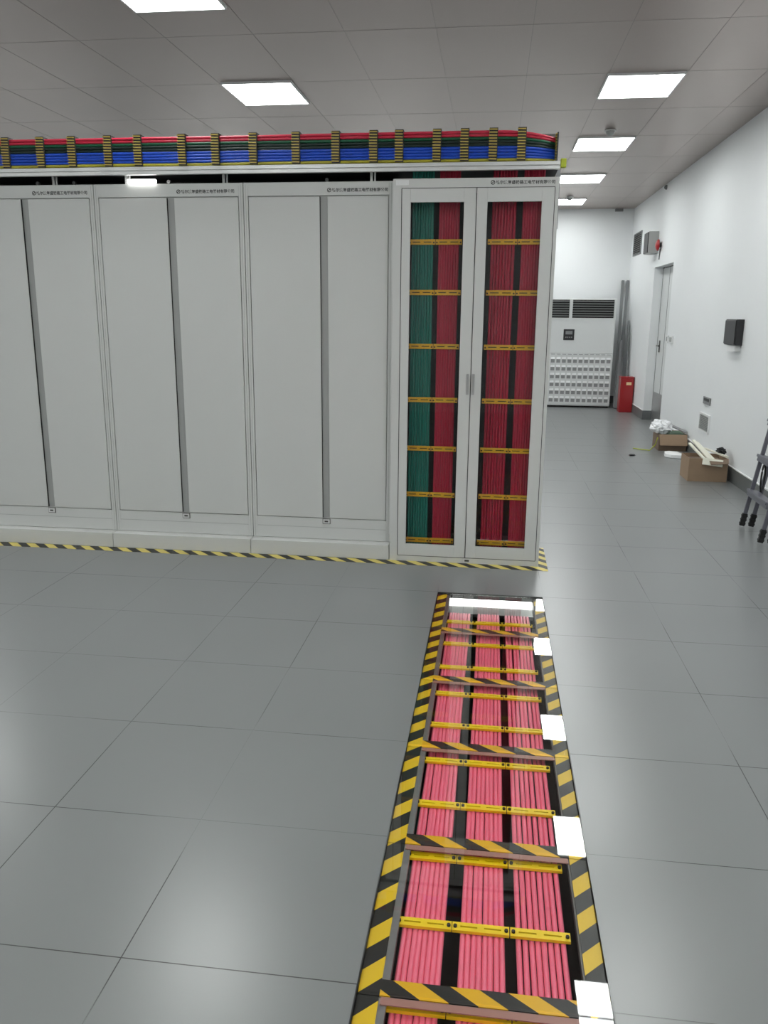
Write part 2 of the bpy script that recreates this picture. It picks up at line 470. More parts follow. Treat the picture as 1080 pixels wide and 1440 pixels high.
# ------------------------------------------------------------------ solid cabinets
ZT = 2.42
def solid_cabinet(x0, x1, label, dx, tx0, tx1):
    t = thing('equipment_cabinet', ((x0 + x1) / 2, 5.6, 0), label, 'cabinet', 'closed white distribution cabinets')
    yf, yb = 5.338, 5.9
    body = MB()
    body.box(x0 + 0.002, x1 - 0.002, yf + 0.018, yb, 0.105, ZT - 0.004)
    body.box(x0 + 0.002, x0 + 0.030, yf, yf + 0.018, 0.105, ZT)           # posts
    body.box(x1 - 0.030, x1 - 0.002, yf, yf + 0.018, 0.105, ZT)
    body.box(x0 + 0.030, x1 - 0.030, yf, yf + 0.018, 2.340, ZT)           # header
    body.box(x0 + 0.030, x1 - 0.030, yf, yf + 0.018, 0.105, 0.252)        # bottom rail
    body.build('body', M['cab'], t, bevel=0.0015)
    ln = MB()
    ln.box(x0 + 0.033, x1 - 0.033, yf - 0.0006, yf, 0.186, 0.189)
    ln.box(x0 + 0.015, x0 + 0.017, yf - 0.0006, yf, 0.11, 2.41); ln.box(x1 - 0.017, x1 - 0.015, yf - 0.0006, yf, 0.11, 2.41)
    ln.build('frame_joint', M['groove'], t)
    pl = MB(); pl.box(x0 + 0.0015, x1 - 0.0015, 5.262, yb, 0.0, 0.103); pl.build('plinth', M['cab'], t, bevel=0.003)
    for a, b in ((x0 + 0.033, dx), (dx + 0.047, x1 - 0.033)):
        MB().box(a + 0.002, b - 0.001, yf - 0.002, yf + 0.014, 0.257, 2.334).build('door_panel', M['cab'], t, bevel=0.002)
    ch = MB(); ch.box(dx - 0.001, dx + 0.048, yf + 0.012, yf + 0.017, 0.257, 2.334); ch.box(dx - 0.001, dx + 0.0012, yf - 0.001, yf + 0.014, 0.257, 2.334, 1)
    ch.build('door_channel', [M['groove'], M['dark']], t)
    lt = MB(); lt.box(dx - 0.001, dx + 0.053, yf - 0.004, yf, 0.214, 0.252, 1); lt.box(dx + 0.003, dx + 0.049, yf - 0.008, yf - 0.004, 0.218, 0.248); lt.box(dx + 0.014, dx + 0.038, yf - 0.010, yf - 0.008, 0.228, 0.238, 1)
    lt.build('latch', [M['rail'], M['darksteel']], t)
    lettering(tx0, tx1, yf, 2.371, t)
    return t
c1 = solid_cabinet(-1.610, -0.646, 'closed white cabinet standing directly left of the glass-doored cabinet', -1.115, -1.068, -0.684)
c2 = solid_cabinet(-2.612, -1.610, 'closed white cabinet in the middle of the three, added glowing white bar on its top edge', -2.117, -2.05, -1.668)
c3 = solid_cabinet(-3.612, -2.612, 'leftmost closed white cabinet, cut off by the left edge of the photo', -3.120, -3.036, -2.655)

# ------------------------------------------------------------------ glass-doored cabinet
GX0, GX1, GY = -0.642, 0.352, 5.258
def glass_cabinet():
    t = thing('glass_door_cabinet', ((GX0 + GX1) / 2, 5.55, 0), 'white cabinet with two glass doors showing green and crimson cables inside', 'cabinet')
    yb = 5.9
    b = MB()
    b.box(GX0, GX0 + 0.012, GY + 0.02, yb, 0, ZT); b.box(GX1 - 0.012, GX1, GY + 0.02, yb, 0, ZT)
    b.box(GX0 + 0.012, GX1 - 0.012, yb - 0.012, yb, 0, ZT)
    b.box(GX0, GX0 + 0.054, GY, GY + 0.02, 0, ZT); b.box(GX1 - 0.022, GX1, GY, GY + 0.02, 0, ZT)
    b.box(GX0 + 0.054, GX1 - 0.022, GY, GY + 0.02, 2.366, ZT); b.box(GX0 + 0.054, GX1 - 0.022, GY, GY + 0.02, 0, 0.038)
    b.build('body', M['cab'], t, bevel=0.0015)
    i = MB(); i.box(GX0 + 0.013, GX1 - 0.013, yb - 0.03, yb - 0.013, 0.04, ZT)
    i.box(GX0 + 0.013, GX0 + 0.016, GY + 0.022, yb - 0.03, 0.04, ZT); i.box(GX1 - 0.016, GX1 - 0.013, GY + 0.022, yb - 0.03, 0.04, ZT)
    i.box(GX0 + 0.013, GX1 - 0.013, GY + 0.022, yb - 0.03, 0.02, 0.04)
    i.build('lining', M['cab_in'], t)
    for (a, c, wa, wc, hx) in ((-0.586, -0.136, -0.533, -0.208, -0.152), (-0.131, 0.328, -0.067, 0.256, -0.118)):
        z0, z1, wz0, wz1 = 0.041, 2.363, 0.121, 2.284
        d = MB(); y0, y1 = GY - 0.004, GY + 0.016
        d.box(a, wa, y0, y1, z0, z1); d.box(wc, c, y0, y1, z0, z1); d.box(wa, wc, y0, y1, z0, wz0); d.box(wa, wc, y0, y1, wz1, z1)
        dr = d.build('door', M['cab'], t, bevel=0.0015)
        MB().box(wa, wc, GY + 0.004, GY + 0.009, wz0, wz1).build('glass_pane', M['doorglass'], dr)
        h = MB(); h.box(hx - 0.008, hx + 0.008, GY - 0.012, GY - 0.004, 1.125, 1.255); h.box(hx - 0.0035, hx + 0.0035, GY - 0.0135, GY - 0.012, 1.14, 1.24, 1)
        h.build('handle', [M['steel'], M['groove']], dr, bevel=0.002)
    MB().box(-0.1335 - 0.0014, -0.1335 + 0.0014, GY - 0.002, GY + 0.01, 0.041, 2.363).add([], []).build('door_gap', M['dark'], t)
    g = MB(); g.box(-0.588, 0.330, GY - 0.0008, GY + 0.002, 2.3632, 2.3665); g.box(0.3285, 0.332, GY - 0.0008, GY + 0.002, 0.04, 2.3632)
    g.box(-0.588, 0.330, GY - 0.0008, GY + 0.002, 0.037, 0.0405); g.box(-0.5905, -0.5865, GY - 0.0008, GY + 0.002, 0.04, 2.3632)
    g.build('frame_gap', M['dark'], t)
    l = MB(); l.box(-0.145, -0.095, GY - 0.0035, GY - 0.0005, 0.008, 0.032); l.box(-0.135, -0.105, GY - 0.0042, GY - 0.0035, 0.015, 0.026, 1)
    l.build('latch', [M['rail'], M['darksteel']], t)
    MB().box(-0.625, -0.545, GY - 0.002, GY, 2.382, 2.412).build('sticker', M['white'], t)
    lettering(-0.052, 0.328, GY, 2.393, t)
glass_cabinet()

# ------------------------------------------------------------------ cables in the glass cabinet
CR = 0.0088
def vcable(x, y, mat, name, label, cat, group, seed):
    pts = []
    n = 26
    for i in range(n + 1):
        z = 0.05 + (2.50 - 0.05) * i / n
        pts.append((x + 0.0018 * noise.noise(Vector((seed * 3.7, z * 1.3, 0))), y + 0.003 * noise.noise(Vector((z * 1.5, seed * 2.1, 5))), z))
    o = MB().tube(pts, CR, 8).build(name, mat, origin=(x, y, 0.05))
    return tag(o, label, cat, group)
bundles = [(-0.534, -0.396, 'green', 'green cable', 'left glass door, green bundle'), (-0.364, -0.236, 'magenta', 'crimson cable', 'left glass door'),
           (-0.038, 0.108, 'magenta', 'crimson cable', 'right glass door, left bundle'), (0.148, 0.275, 'magenta', 'crimson cable', 'right glass door, right bundle')]
NV = 8
for bi, (a, b, mk, what, where) in enumerate(bundles):
    for k in range(NV):
        x = a + CR + (b - a - 2 * CR) * k / (NV - 1)
        vcable(x, 5.36, M[mk], 'cable', '%s behind the %s, %s from the left' % (what, where, ORD[k]), 'cable', 'cables standing in the glass cabinet', bi * 10 + k)

# ------------------------------------------------------------------ yellow cable combs
def comb_bar(x0, x1, y, z, vert, mat, name, label, group):
    """slotted yellow bar; vert=False lies over cables in the trench, True stands in the cabinet"""
    cx = (x0 + x1) / 2
    h = 0.016
    t = thing(name, (cx, y, z), label, 'cable comb', group)
    def P(u, v, d):    # u along x, v across, d outwards
        return (u, y - d, z + v) if vert else (u, y + v, z + d)
    L = x1 - x0
    us = [x0, x0 + L * .14, x0 + L * .44, x0 + L * .56, x0 + L * .86, x1]
    vs_ = [-h, -0.0028, 0.0028, h]
    b = MB()
    for i in range(5):
        for j in range(3):
            if j == 1 and i in (1, 3):
                continue
            pts = [P(us[i + (p & 1)], vs_[j + (p >> 1 & 1)], (0.009 if p >> 2 else 0.0)) for p in range(8)]
            b.add(pts, [(0, 1, 3, 2), (4, 6, 7, 5), (0, 4, 5, 1), (2, 3, 7, 6), (0, 2, 6, 4), (1, 5, 7, 3)])
    b.build('bar', mat, t)
    sl = MB()
    for i in (1, 3):
        pts = [P(us[i + (p & 1)], vs_[1 + (p >> 1 & 1)], (0.004 if p >> 2 else 0.001)) for p in range(8)]
        sl.add(pts, [(0, 1, 3, 2), (4, 6, 7, 5), (0, 4, 5, 1), (2, 3, 7, 6), (0, 2, 6, 4), (1, 5, 7, 3)])
    sl.build('slot', M['dark'], t)
    for u in (x0 + 0.008, x1 - 0.008):
        c = P(u, -0.003, 0.011)
        MB().cyl(c, (0, 1, 0) if vert else (0, 0, 1), 0.0052, 0.008, 8).build('bolt', M['rubber'], t)
    return t
crow = [2.060, 1.755, 1.420, 1.078, 0.757, 0.445, 0.128]
cpos = [(-0.548, -0.385, 'over the green bundle, left door'), (-0.381, -0.218, 'over the crimson bundle, left door'),
        (-0.058, 0.122, 'over the left bundle, right door'), (0.126, 0.290, 'over the right bundle, right door')]
for r, z in enumerate(crow):
    for (a, b, wh) in cpos:
        comb_bar(a, b, 5.36 - CR - 0.002, z, True, M['comb_dull'], 'cable_comb',
                 'amber cable comb in cabinet %s, %s row from top' % (wh, ORD[r]), 'cable combs in the glass cabinet')

# ------------------------------------------------------------------ overhead tray with cables and clamps
TY0, TY1 = 5.25, 5.86
tray = thing('cable_tray', (-1.7, 5.55, 2.46), 'long light grey cable tray running along the tops of all cabinets', 'cable tray')
r = MB(); r.box(-3.75, 0.352, TY0, TY0 + 0.03, 2.462, 2.482); r.box(-3.75, 0.352, TY0 + 0.006, TY0 + 0.03, 2.482, 2.486); r.box(-3.75, 0.352, TY0, TY0 + 0.03, 2.486, 2.508)
r.build('front_rail', M['rail'], tray, bevel=0.0015)
r = MB(); r.box(-3.75, 0.352, TY1 - 0.03, TY1, 2.462, 2.77); r.build('rear_rail', M['darksteel'], tray)  # unseen rail raised to block far ceiling light showing between the cables
r = MB(); r.box(-3.75, 0.35, TY0 + 0.03, TY1 - 0.03, 2.486, 2.494)
r.build('bed', M['cab_in'], tray)
r = MB(); r.box(-3.75, -0.65, 5.72, 5.74, 2.421, 2.486); r.build('dark_beam', M['cab_in'], tray)
for x in (-3.30, -2.89, -2.39, -1.74, -0.79):
    MB().box(x - 0.008, x + 0.008, 5.352, 5.366, ZT, 2.486).build('support_stud', M['rail'], tray)
    MB().box(x + 0.018, x + 0.026, 5.352, 5.362, ZT, 2.486).build('support_stud', M['rail'], tray)
for x in (-3.08, -2.82, -2.16, -1.1):
    MB().cyl((x, 5.50, 2.455), (0, 1, 0), 0.012, 0.02, 10).build('bolt', M['steel'], tray)
MB().box(0.354, 0.386, TY0 - 0.005, TY0 + 0.03, 2.470, 2.520).build('end_cap', M['lime'], tray, bevel=0.003)
tag(MB().box(0.366, 0.392, 5.80, 5.84, 2.18, 2.60).build('hanging_bracket', M['pole'], origin=(0.38, 5.82, 2.18)), 'narrow grey metal bracket hanging behind the right end of the overhead tray', 'bracket')

stack = [('yellow', 'yellow_cable', 2.5190, 'yellow cable, the lowest of the overhead stack, lying on the rail'),
         ('blue', 'blue', 2.5362, 'lowest blue cable of the overhead stack, just above the yellow one'),
         ('blue', 'blue', 2.5534, 'second blue cable up in the overhead stack'),
         ('blue', 'blue', 2.5706, 'third blue cable up in the overhead stack'),
         ('blue', 'blue', 2.5878, 'topmost blue cable of the overhead stack'),
         ('black', 'blackgreen', 2.6050, 'lower blackish green cable above the blue ones in overhead stack'),
         ('black', 'blackgreen', 2.6222, 'upper blackish green cable beneath the bright green one overhead'),
         ('green', 'green2', 2.6394, 'bright green cable beneath the red ones in the overhead stack'),
         ('red', 'red_cable', 2.6566, 'lower red cable of the overhead stack, above the green one'),
         ('red', 'red_cable', 2.6738, 'topmost red cable of the overhead stack')]
for i, (nm, mk, z, lb) in enumerate(stack):
    pts = []; n = 90
    for k in range(n + 1):
        x = -3.72 + (0.32 + 3.72) * k / n
        e = max(0.0, (x + 0.02) / 0.34) if x > -0.02 else 0.0
        drop = 0.035 * e ** 2 * (z - 2.51) / 0.16
        sag = 0.0022 * noise.noise(Vector((x * 1.4, i * 3.3, 0)))
        pts.append((x, 5.262 + 0.05 * e ** 3 + 0.003 * noise.noise(Vector((x, i * 7.7, 3))) , z - drop + sag))
    o = MB().tube(pts, 0.0088, 8).build('overhead_cable', M[mk], origin=(-1.7, 5.262, z))
    tag(o, lb, 'cable', 'cables stacked on the overhead tray')
clamp0 = None
cxs = [-3.142, -2.905, -2.694, -2.453, -2.256, -1.968, -1.753, -1.513, -1.244, -0.997, -0.765, -0.609, -0.382, -0.217, -0.048, 0.119]
for k, x in enumerate(reversed(cxs)):
    lb = 'black and yellow ladder-like clamp on the overhead cables, %s from the right end' % ORD[k]
    if clamp0 is None:
        clamp0 = thing('cable_clamp', (x, 5.245, 2.51), lb, 'cable clamp', 'clamps along the overhead cables')
        p = MB(); p.box(x - 0.022, x + 0.022, 5.244, 5.250, 2.512, 2.692); p.box(x + 0.022, x + 0.028, 5.244, 5.30, 2.512, 2.692)
        p.box(x - 0.022, x + 0.028, 5.244, 5.30, 2.688, 2.694)
        p.build('back_strip', M['clampblack'], clamp0)
        q = MB()
        for j in range(11):
            z = 2.519 + j * 0.0163
            q.add([(x - 0.024, 5.236, z), (x + 0.024, 5.236, z - 0.001), (x + 0.024, 5.236, z + 0.005), (x - 0.024, 5.236, z + 0.006),
                   (x - 0.024, 5.244, z), (x + 0.024, 5.244, z - 0.001), (x + 0.024, 5.244, z + 0.005), (x - 0.024, 5.244, z + 0.006)],
                  [(0, 1, 2, 3), (7, 6, 5, 4), (0, 4, 5, 1), (1, 5, 6, 2), (2, 6, 7, 3), (3, 7, 4, 0)])
        q.build('teeth', M['tooth'], clamp0)
        x00 = x
    else:
        copy_thing(clamp0, (x - x00, 0, 0), lb, 'clamps along the overhead cables')
e = thing('cable_clamp', (0.325, 5.3, 2.50), 'dark toothed comb holding the cable ends at the right end of tray', 'cable clamp')
p = MB(); p.box(0.326, 0.334, 5.25, 5.36, 2.508, 2.665); p.build('back_strip', M['clampblack'], e)
p = MB()
for j in range(10): p.box(0.318, 0.326, 5.248, 5.36, 2.515 + j * 0.0155, 2.519 + j * 0.0155)
p.build('teeth', M['tooth'], e)

lamp = MB().box(-2.372, -2.178, 5.315, 5.345, 2.421, 2.447).build('glow_bar', M['strip'], origin=(-2.275, 5.33, 2.421), bevel=0.008)  # glowing bar added for ceiling light glinting on the cabinet top; no lamp there
tag(lamp, 'short glowing white bar on top of the middle cabinet, standing in for ceiling panel light', 'lamp')

# ------------------------------------------------------------------ hazard tape round the cabinets
tp = MB()
tp.box(-3.75, 0.412, 5.170, 5.258, 0.0002, 0.0012)
tp.box(0.356, 0.412, 5.258, 5.72, 0.0002, 0.0012)
tag(tp.build('hazard_tape', M['tapeC'], origin=(-1.6, 5.2, 0)), 'black and yellow hazard tape stuck along the foot of the cabinet row', 'tape')

# ------------------------------------------------------------------ floor trench: glass panels, cables, combs
joints = [1.058, 1.655, 2.255, 2.855, 3.458, 4.065, 4.652]
plabs = ['nearest glass floor panel, mostly cut off by the bottom edge of the photo',
         'second glass floor panel from the camera, largest one fully in view',
         'third glass floor panel from the camera',
         'fourth glass floor panel from the camera, middle of the trench',
         'fifth glass floor panel from the camera, second from the cabinet end',
         'farthest glass floor panel, the one nearest the glass-doored cabinet']
for i in range(6):
    y0, y1 = joints[i] + 0.0015, joints[i + 1] - 0.0015
    x0, x1 = HX0 + 0.003, HX1 - 0.003
    t = thing('glass_floor_panel', ((x0 + x1) / 2, (y0 + y1) / 2, -0.04), plabs[i], 'floor panel', 'glass panels over the cable trench')
    tilt = [0.004, 0.004, 0.0078, 0.0078, 0.0026, 0.006][i]
    g = MB(); g.add([(x0, y0, -0.004), (x0, y0, 0), (x0, y1, -tilt - 0.004), (x0, y1, -tilt), (x1, y0, -0.004), (x1, y0, 0), (x1, y1, -tilt - 0.004), (x1, y1, -tilt)],
                    [(0, 1, 3, 2), (4, 6, 7, 5), (0, 4, 5, 1), (2, 3, 7, 6), (0, 2, 6, 4), (1, 5, 7, 3)])
    g.build('glass_pane', M['glass'], t)
    f = MB(); xa, xb = -0.196, 0.288
    f.box(x0, xa, y0, y1, -0.040, -0.0158); f.box(xb, x1, y0, y1, -0.040, -0.0158, 1)
    f.box(xa, xb, y0, y0 + 0.045, -0.024, -0.0158)
    f.build('steel_frame', [M['steel'], M['darksteel']], t)
    MB().box(x0, -0.216, y0, y1, -0.0155, -0.0125).build('hazard_tape', M['tapeL'], t)
    MB().box(0.294, x1, y0, y1, -0.0155, -0.0125).build('hazard_tape', M['tapeL'], t)
    MB().box(-0.216, 0.294, y0 + 0.001, y0 + 0.052, -0.0155, -0.0125).build('hazard_tape', M['tapeX'], t)
    if i < 5:
        MB().box(-0.212, 0.290, y1 - 0.022, y1, -0.0155, -0.0125).build('adhesive_strip', M['seal'], t)

sl = thing('strip_light', (0.05, 4.58, -0.10), 'bright glowing strip light across the far end of the cable trench', 'lamp')
MB().box(-0.20, 0.285, 4.560, 4.615, -0.036, -0.020).build('diffuser', M['strip'], sl, bevel=0.004)
b = MB(); b.box(-0.205, 0.29, 4.522, 4.62, -0.10, -0.037); b.build('housing', M['steel'], sl)
ep = MB(); ep.add([(-0.2, 4.43, -0.045), (0.285, 4.43, -0.045), (0.285, 4.52, -0.035), (-0.2, 4.52, -0.035), (-0.2, 4.43, -0.05), (0.285, 4.43, -0.05), (0.285, 4.52, -0.04), (-0.2, 4.52, -0.04)],
                   [(0, 1, 2, 3), (7, 6, 5, 4), (0, 4, 5, 1), (1, 5, 6, 2), (2, 6, 7, 3), (3, 7, 4, 0)])
ep.build('reflector', M['steel'], sl)

tb = [(-0.189, -0.070, 'left'), (-0.028, 0.094, 'middle'), (0.124, 0.260, 'right')]
for bi, (a, b, nm) in enumerate(tb):
    n = 8
    rr = 0.0076
    for k in range(n):
        x = a + rr + (b - a - 2 * rr) * k / (n - 1)
        pts = []
        for j in range(41):
            y = 1.07 + (4.428 - 1.07) * j / 40
            e = max(0, (y - 4.40) / 0.10)
            pts.append((x + 0.0032 * noise.noise(Vector((y * 1.1, k * 4.3 + bi * 20, 0))), y, -0.045 + 0.0015 * noise.noise(Vector((y * 2, k * 2.3 + bi, 9))) - 0.05 * e * e))
        o = MB().tube(pts, rr, 10).build('trench_cable', M['pink'], origin=(x, 2.8, -0.045))
        tag(o, 'pink cable in the %s bundle of the floor trench, %s from the left' % (nm, ORD[k]), 'cable', 'pink cables in the floor trench')
tx = [(-0.206, -0.052, 'left'), (-0.050, 0.106, 'middle'), (0.109, 0.271, 'right')]
ty = [round(v * 0.987, 4) for v in (4.315, 3.999, 3.704, 3.414, 3.12, 2.835, 2.546, 2.257, 1.963, 1.671, 1.38)]
for r_, y in enumerate(ty):
    for (a, b, nm) in tx:
        if y < 1.5: continue
        comb_bar(a, b, y, -0.0365, False, M['comb'], 'cable_comb',
                 'yellow slotted comb across the %s pink bundle in floor trench, %s row from far end' % (nm, ORD[r_]), 'cable combs in the floor trench')

# ------------------------------------------------------------------ air conditioner at the back wall
def air_con():
    X0, X1, Y0, Y1, H = 0.86, 2.13, 15.236, 15.85, 1.92
    t = thing('air_conditioner', ((X0 + X1) / 2, 15.5, 0), 'tall white floor-standing air conditioner with grey louvres against the back wall', 'air conditioner')
    b = MB(); b.box(X0, X1, Y0, Y1, 0.03, H); b.box(X0 + 0.02, X1 - 0.02, Y0 + 0.02, Y1, 0, 0.03, 1)
    b.build('body', [M['ac'], M['dark']], t, bevel=0.01)
    for (a, c) in ((0.98, 1.318), (1.375, 2.09)):
        g = MB(); g.box(a, c, Y0 - 0.004, Y0, 1.59, 1.90, 1)
        for k in range(7):
            z = 1.61 + k * 0.042
            g.add([(a, Y0 - 0.004, z), (c, Y0 - 0.004, z), (c, Y0 - 0.022, z + 0.016), (a, Y0 - 0.022, z + 0.016), (a, Y0 - 0.004, z + 0.022), (c, Y0 - 0.004, z + 0.022)],
                  [(0, 1, 2, 3), (3, 2, 5, 4), (0, 3, 4), (1, 5, 2)], 0)
        g.build('outlet_louvre', [M['acgrey'], M['dark']], t)
    d = MB(); d.box(1.24, 1.43, Y0 - 0.012, Y0, 1.20, 1.39); dd = d.build('control_display', M['black'], t, bevel=0.008)
    s = MB(); s.box(1.275, 1.395, Y0 - 0.014, Y0 - 0.012, 1.30, 1.36)
    for k in range(4): s.box(1.275 + k * 0.033, 1.295 + k * 0.033, Y0 - 0.014, Y0 - 0.012, 1.24, 1.26)
    s.build('screen', M['acgrey'], dd)
    MB().box(X0 + 0.01, X1 - 0.01, Y0 - 0.002, Y0, 0.965, 0.972).build('panel_joint', M['groove'], t)
    p = MB(); p.box(0.90, 2.12, Y0 - 0.014, Y0, 0.05, 0.96)
    for i in range(12):
        x = 0.945 + i * 0.098
        for j in range(6):
            z = 0.10 + j * 0.140
            p.add([(x, Y0 - 0.016, z), (x + 0.068, Y0 - 0.016, z), (x + 0.068, Y0 - 0.016, z + 0.062), (x, Y0 - 0.016, z + 0.062),
                   (x, Y0 - 0.030, z + 0.085), (x + 0.068, Y0 - 0.030, z + 0.085), (x, Y0 - 0.014, z + 0.1), (x + 0.068, Y0 - 0.014, z + 0.1)],
                  [(0, 1, 2, 3)], 1)
            p.add([(x, Y0 - 0.016, z + 0.062), (x + 0.068, Y0 - 0.016, z + 0.062), (x + 0.068, Y0 - 0.032, z + 0.062), (x, Y0 - 0.032, z + 0.062), (x, Y0 - 0.014, z + 0.1), (x + 0.068, Y0 - 0.014, z + 0.1)],
                  [(0, 1, 2, 3), (3, 2, 5, 4), (0, 3, 4), (1, 5, 2)], 0)
        p.box(x, x + 0.068, Y0 - 0.017, Y0 - 0.014, 0.945, 0.955, 1)
    p.build('intake_grille', [M['ac'], M['slot']], t)
air_con()

# poles leaning in the corner
def pole(a, b, label, w=0.05):
    a = Vector(a); b = Vector(b)
    mb = MB(); mb.bar(a, b, w, 0.04, up=(0, 1, 0))
    o = mb.build('metal_trunking', M['pole'], origin=tuple(a)); tag(o, label, 'trunking', 'grey trunking leaning in the back corner')
pole((2.215, 15.20, 0.012), (2.325, 16.05, 2.26), 'long grey trunking length leaning in the corner, left of the two tall ones')
pole((2.275, 15.24, 0.012), (2.412, 16.03, 2.26), 'long grey trunking length leaning in the corner, right of the two tall ones')
pole((2.225, 15.13, 0.012), (2.30, 15.55, 1.2), 'short grey trunking length standing in front of the tall ones', 0.045)
pole((2.395, 15.10, 0.012), (2.415, 15.60, 1.55), 'narrow pale trunking length leaning right against the wall behind the red cabinet', 0.03)

def red_box():
    t = thing('extinguisher_cabinet', (2.32, 14.7, 0), 'tall narrow red extinguisher cabinet standing on the floor in the far corner', 'extinguisher cabinet')
    MB().box(2.205, 2.425, 14.6, 14.82, 0.0, 0.585).build('body', M['red'], t, bevel=0.004)
    MB().box(2.20, 2.43, 14.592, 14.82, 0.587, 0.61).build('lid', M['red'], t, bevel=0.004)
    d = MB().box(2.218, 2.412, 14.594, 14.6, 0.02, 0.57).build('door', M['red'], t, bevel=0.002)
    MB().box(2.300, 2.385, 14.590, 14.594, 0.47, 0.52).build('label_plate', M['label'], t)
red_box()

# ------------------------------------------------------------------ right wall fittings
def wall_vent(y0, y1, z0, z1, label, n, m1, m2, m3=None, dep=0.018):
    t = thing('wall_vent', (XR, (y0 + y1) / 2, z0), label, 'vent')
    f = MB(); e = 0.02
    f.box(XR - dep, XR, y0, y0 + e, z0, z1); f.box(XR - dep, XR, y1 - e, y1, z0, z1); f.box(XR - dep, XR, y0 + e, y1 - e, z0, z0 + e); f.box(XR - dep, XR, y0 + e, y1 - e, z1 - e, z1)
    f.build('frame', m1, t)
    s = MB(); s.box(XR - 0.004, XR - 0.001, y0 + e, y1 - e, z0 + e, z1 - e, 1)
    for k in range(n):
        z = z0 + e + (z1 - z0 - 2 * e) * (k + 0.25) / n
        s.box(XR - dep + 0.002, XR - 0.004, y0 + e, y1 - e, z, z + (z1 - z0 - 2 * e) / n * 0.35)
    s.build('grille', [m2, m3 or M['dark']], t)
wall_vent(15.02, 15.80, 2.665, 3.045, 'dark louvred vent high on the right wall near the back corner', 10, M['acgrey'], M['darksteel'])
wall_vent(9.51, 9.95, 0.335, 0.545, 'light grey slatted vent plate low on the right wall', 9, M['white'], M['groove'], M['pole'])

t = thing('control_box', (XR, 13.6, 2.56), 'grey box with a dark front mounted high on wall above the door', 'control box')
MB().box(2.295, XR - 0.0005, 13.50, 13.86, 2.565, 2.885).build('body', M['groove'], t, bevel=0.004)
MB().box(2.283, 2.295, 13.51, 13.85, 2.575, 2.875).build('cover', M['black'], t, bevel=0.003)
t = thing('alarm_bell', (XR, 13.3, 2.66), 'round red alarm bell on the wall beside the grey box', 'alarm bell')
MB().disc_dome((2.405, 13.27, 2.665), (-1, 0, 0), 0.085, 0.05).build('gong', M['red'], t)
MB().cyl((2.4237, 13.27, 2.665), (1, 0, 0), 0.04, 0.0365, 14).build('mount', M['black'], t)
MB().tube([(2.438, 13.29, 2.62), (2.436, 13.30, 2.55), (2.437, 13.32, 2.46)], 0.010, 8).build('cord', M['pole'], t)

t = thing('distribution_box', (XR, 8.8, 1.35), 'black rectangular box mounted on the right wall at chest height', 'wall box')
MB().box(2.372, XR - 0.0005, 8.62, 9.02, 1.347, 1.60).build('body', M['black'], t, bevel=0.004)
MB().box(2.362, 2.372, 8.63, 9.01, 1.357, 1.59).build('cover', M['black'], t, bevel=0.004)
MB().box(2.385, XR - 0.001, 8.66, 8.95, 1.285, 1.346).build('underside_bracket', M['white'], t, bevel=0.003)

for y0, y1, lb in ((12.12, 12.21, 'small white switch plate beside the door, closer to it'), (11.82, 12.00, 'white switch plate beside the door, farther from it')):
    t = thing('wall_switch', (XR, y0, 1.3), lb, 'switch', 'switch plates beside the door')
    MB().box(XR - 0.02, XR - 0.0005, y0, y1, 1.265, 1.365).build('plate', M['white'], t, bevel=0.003)
    MB().box(XR - 0.026, XR - 0.02, y0 + 0.03, y1 - 0.03, 1.285, 1.345).build('rocker', M['groove'], t)
t = thing('wall_socket', (XR, 9.7, 0.65), 'small dark grey socket plate above the low vent', 'socket')
MB().box(XR - 0.015, XR - 0.0005, 9.56, 9.86, 0.652, 0.735).build('plate', M['acgrey'], t, bevel=0.003)
MB().box(XR - 0.018, XR - 0.015, 9.60, 9.82, 0.690, 0.722).build('cover', M['black'], t)
t = MB().disc_dome((XR - 0.0005, 13.2, 3.47), (-1, 0, 0), 0.035, 0.04).build('wall_sensor', M['pole'], origin=(XR, 13.2, 3.47))
tag(t, 'tiny grey sensor high on the right wall just below the ceiling', 'sensor')
for (x, y, lb) in ((1.13, 9.47, 'round grey smoke detector just before the second aisle light'), (1.15, 14.45, 'round grey smoke detector just before the farthest aisle light')):
    t = thing('smoke_detector', (x, y, ZC), lb, 'smoke detector', 'smoke detectors')
    MB().cyl((x, y, ZC - 0.0115), (0, 0, 1), 0.06, 0.015, 20).build('base', M['white'], t)
    MB().disc_dome((x, y, ZC - 0.019), (0, 0, -1), 0.048, 0.045).build('dome', M['groove'], t)
t = MB().box(2.10, 2.24, YB - 0.05, YB - 0.0005, 3.47, 3.515).build('junction_box', M['acgrey'], origin=(2.17, YB, 3.47), bevel=0.003)
tag(t, 'small grey junction box at the top of the back wall', 'junction box')

# ------------------------------------------------------------------ cartons and clutter by the right wall
def carton(name, x0, x1, y0, y1, h, label, mats, flaps):
    t = thing(name, ((x0 + x1) / 2, (y0 + y1) / 2, 0), label, 'cardboard box')
    e = 0.006
    b = MB(); b.box(x0, x1, y0, y0 + e, 0, h); b.box(x0, x1, y1 - e, y1, 0, h); b.box(x0, x0 + e, y0 + e, y1 - e, 0, h); b.box(x1 - e, x1, y0 + e, y1 - e, 0, h); b.box(x0 + e, x1 - e, y0 + e, y1 - e, 0, e)
    b.build('body', mats[0], t)
    for fl in flaps:
        a, b_, c, d = [Vector(p) for p in fl]
        n = (b_ - a).cross(d - a).normalized() * 0.004
        q = MB(); q.add([a, b_, c, d, a + n, b_ + n, c + n, d + n], [(3, 2, 1, 0), (4, 5, 6, 7), (0, 1, 5, 4), (1, 2, 6, 5), (2, 3, 7, 6), (3, 0, 4, 7)])
        q.build('flap', mats[1], t)
    return t
h1 = 0.205
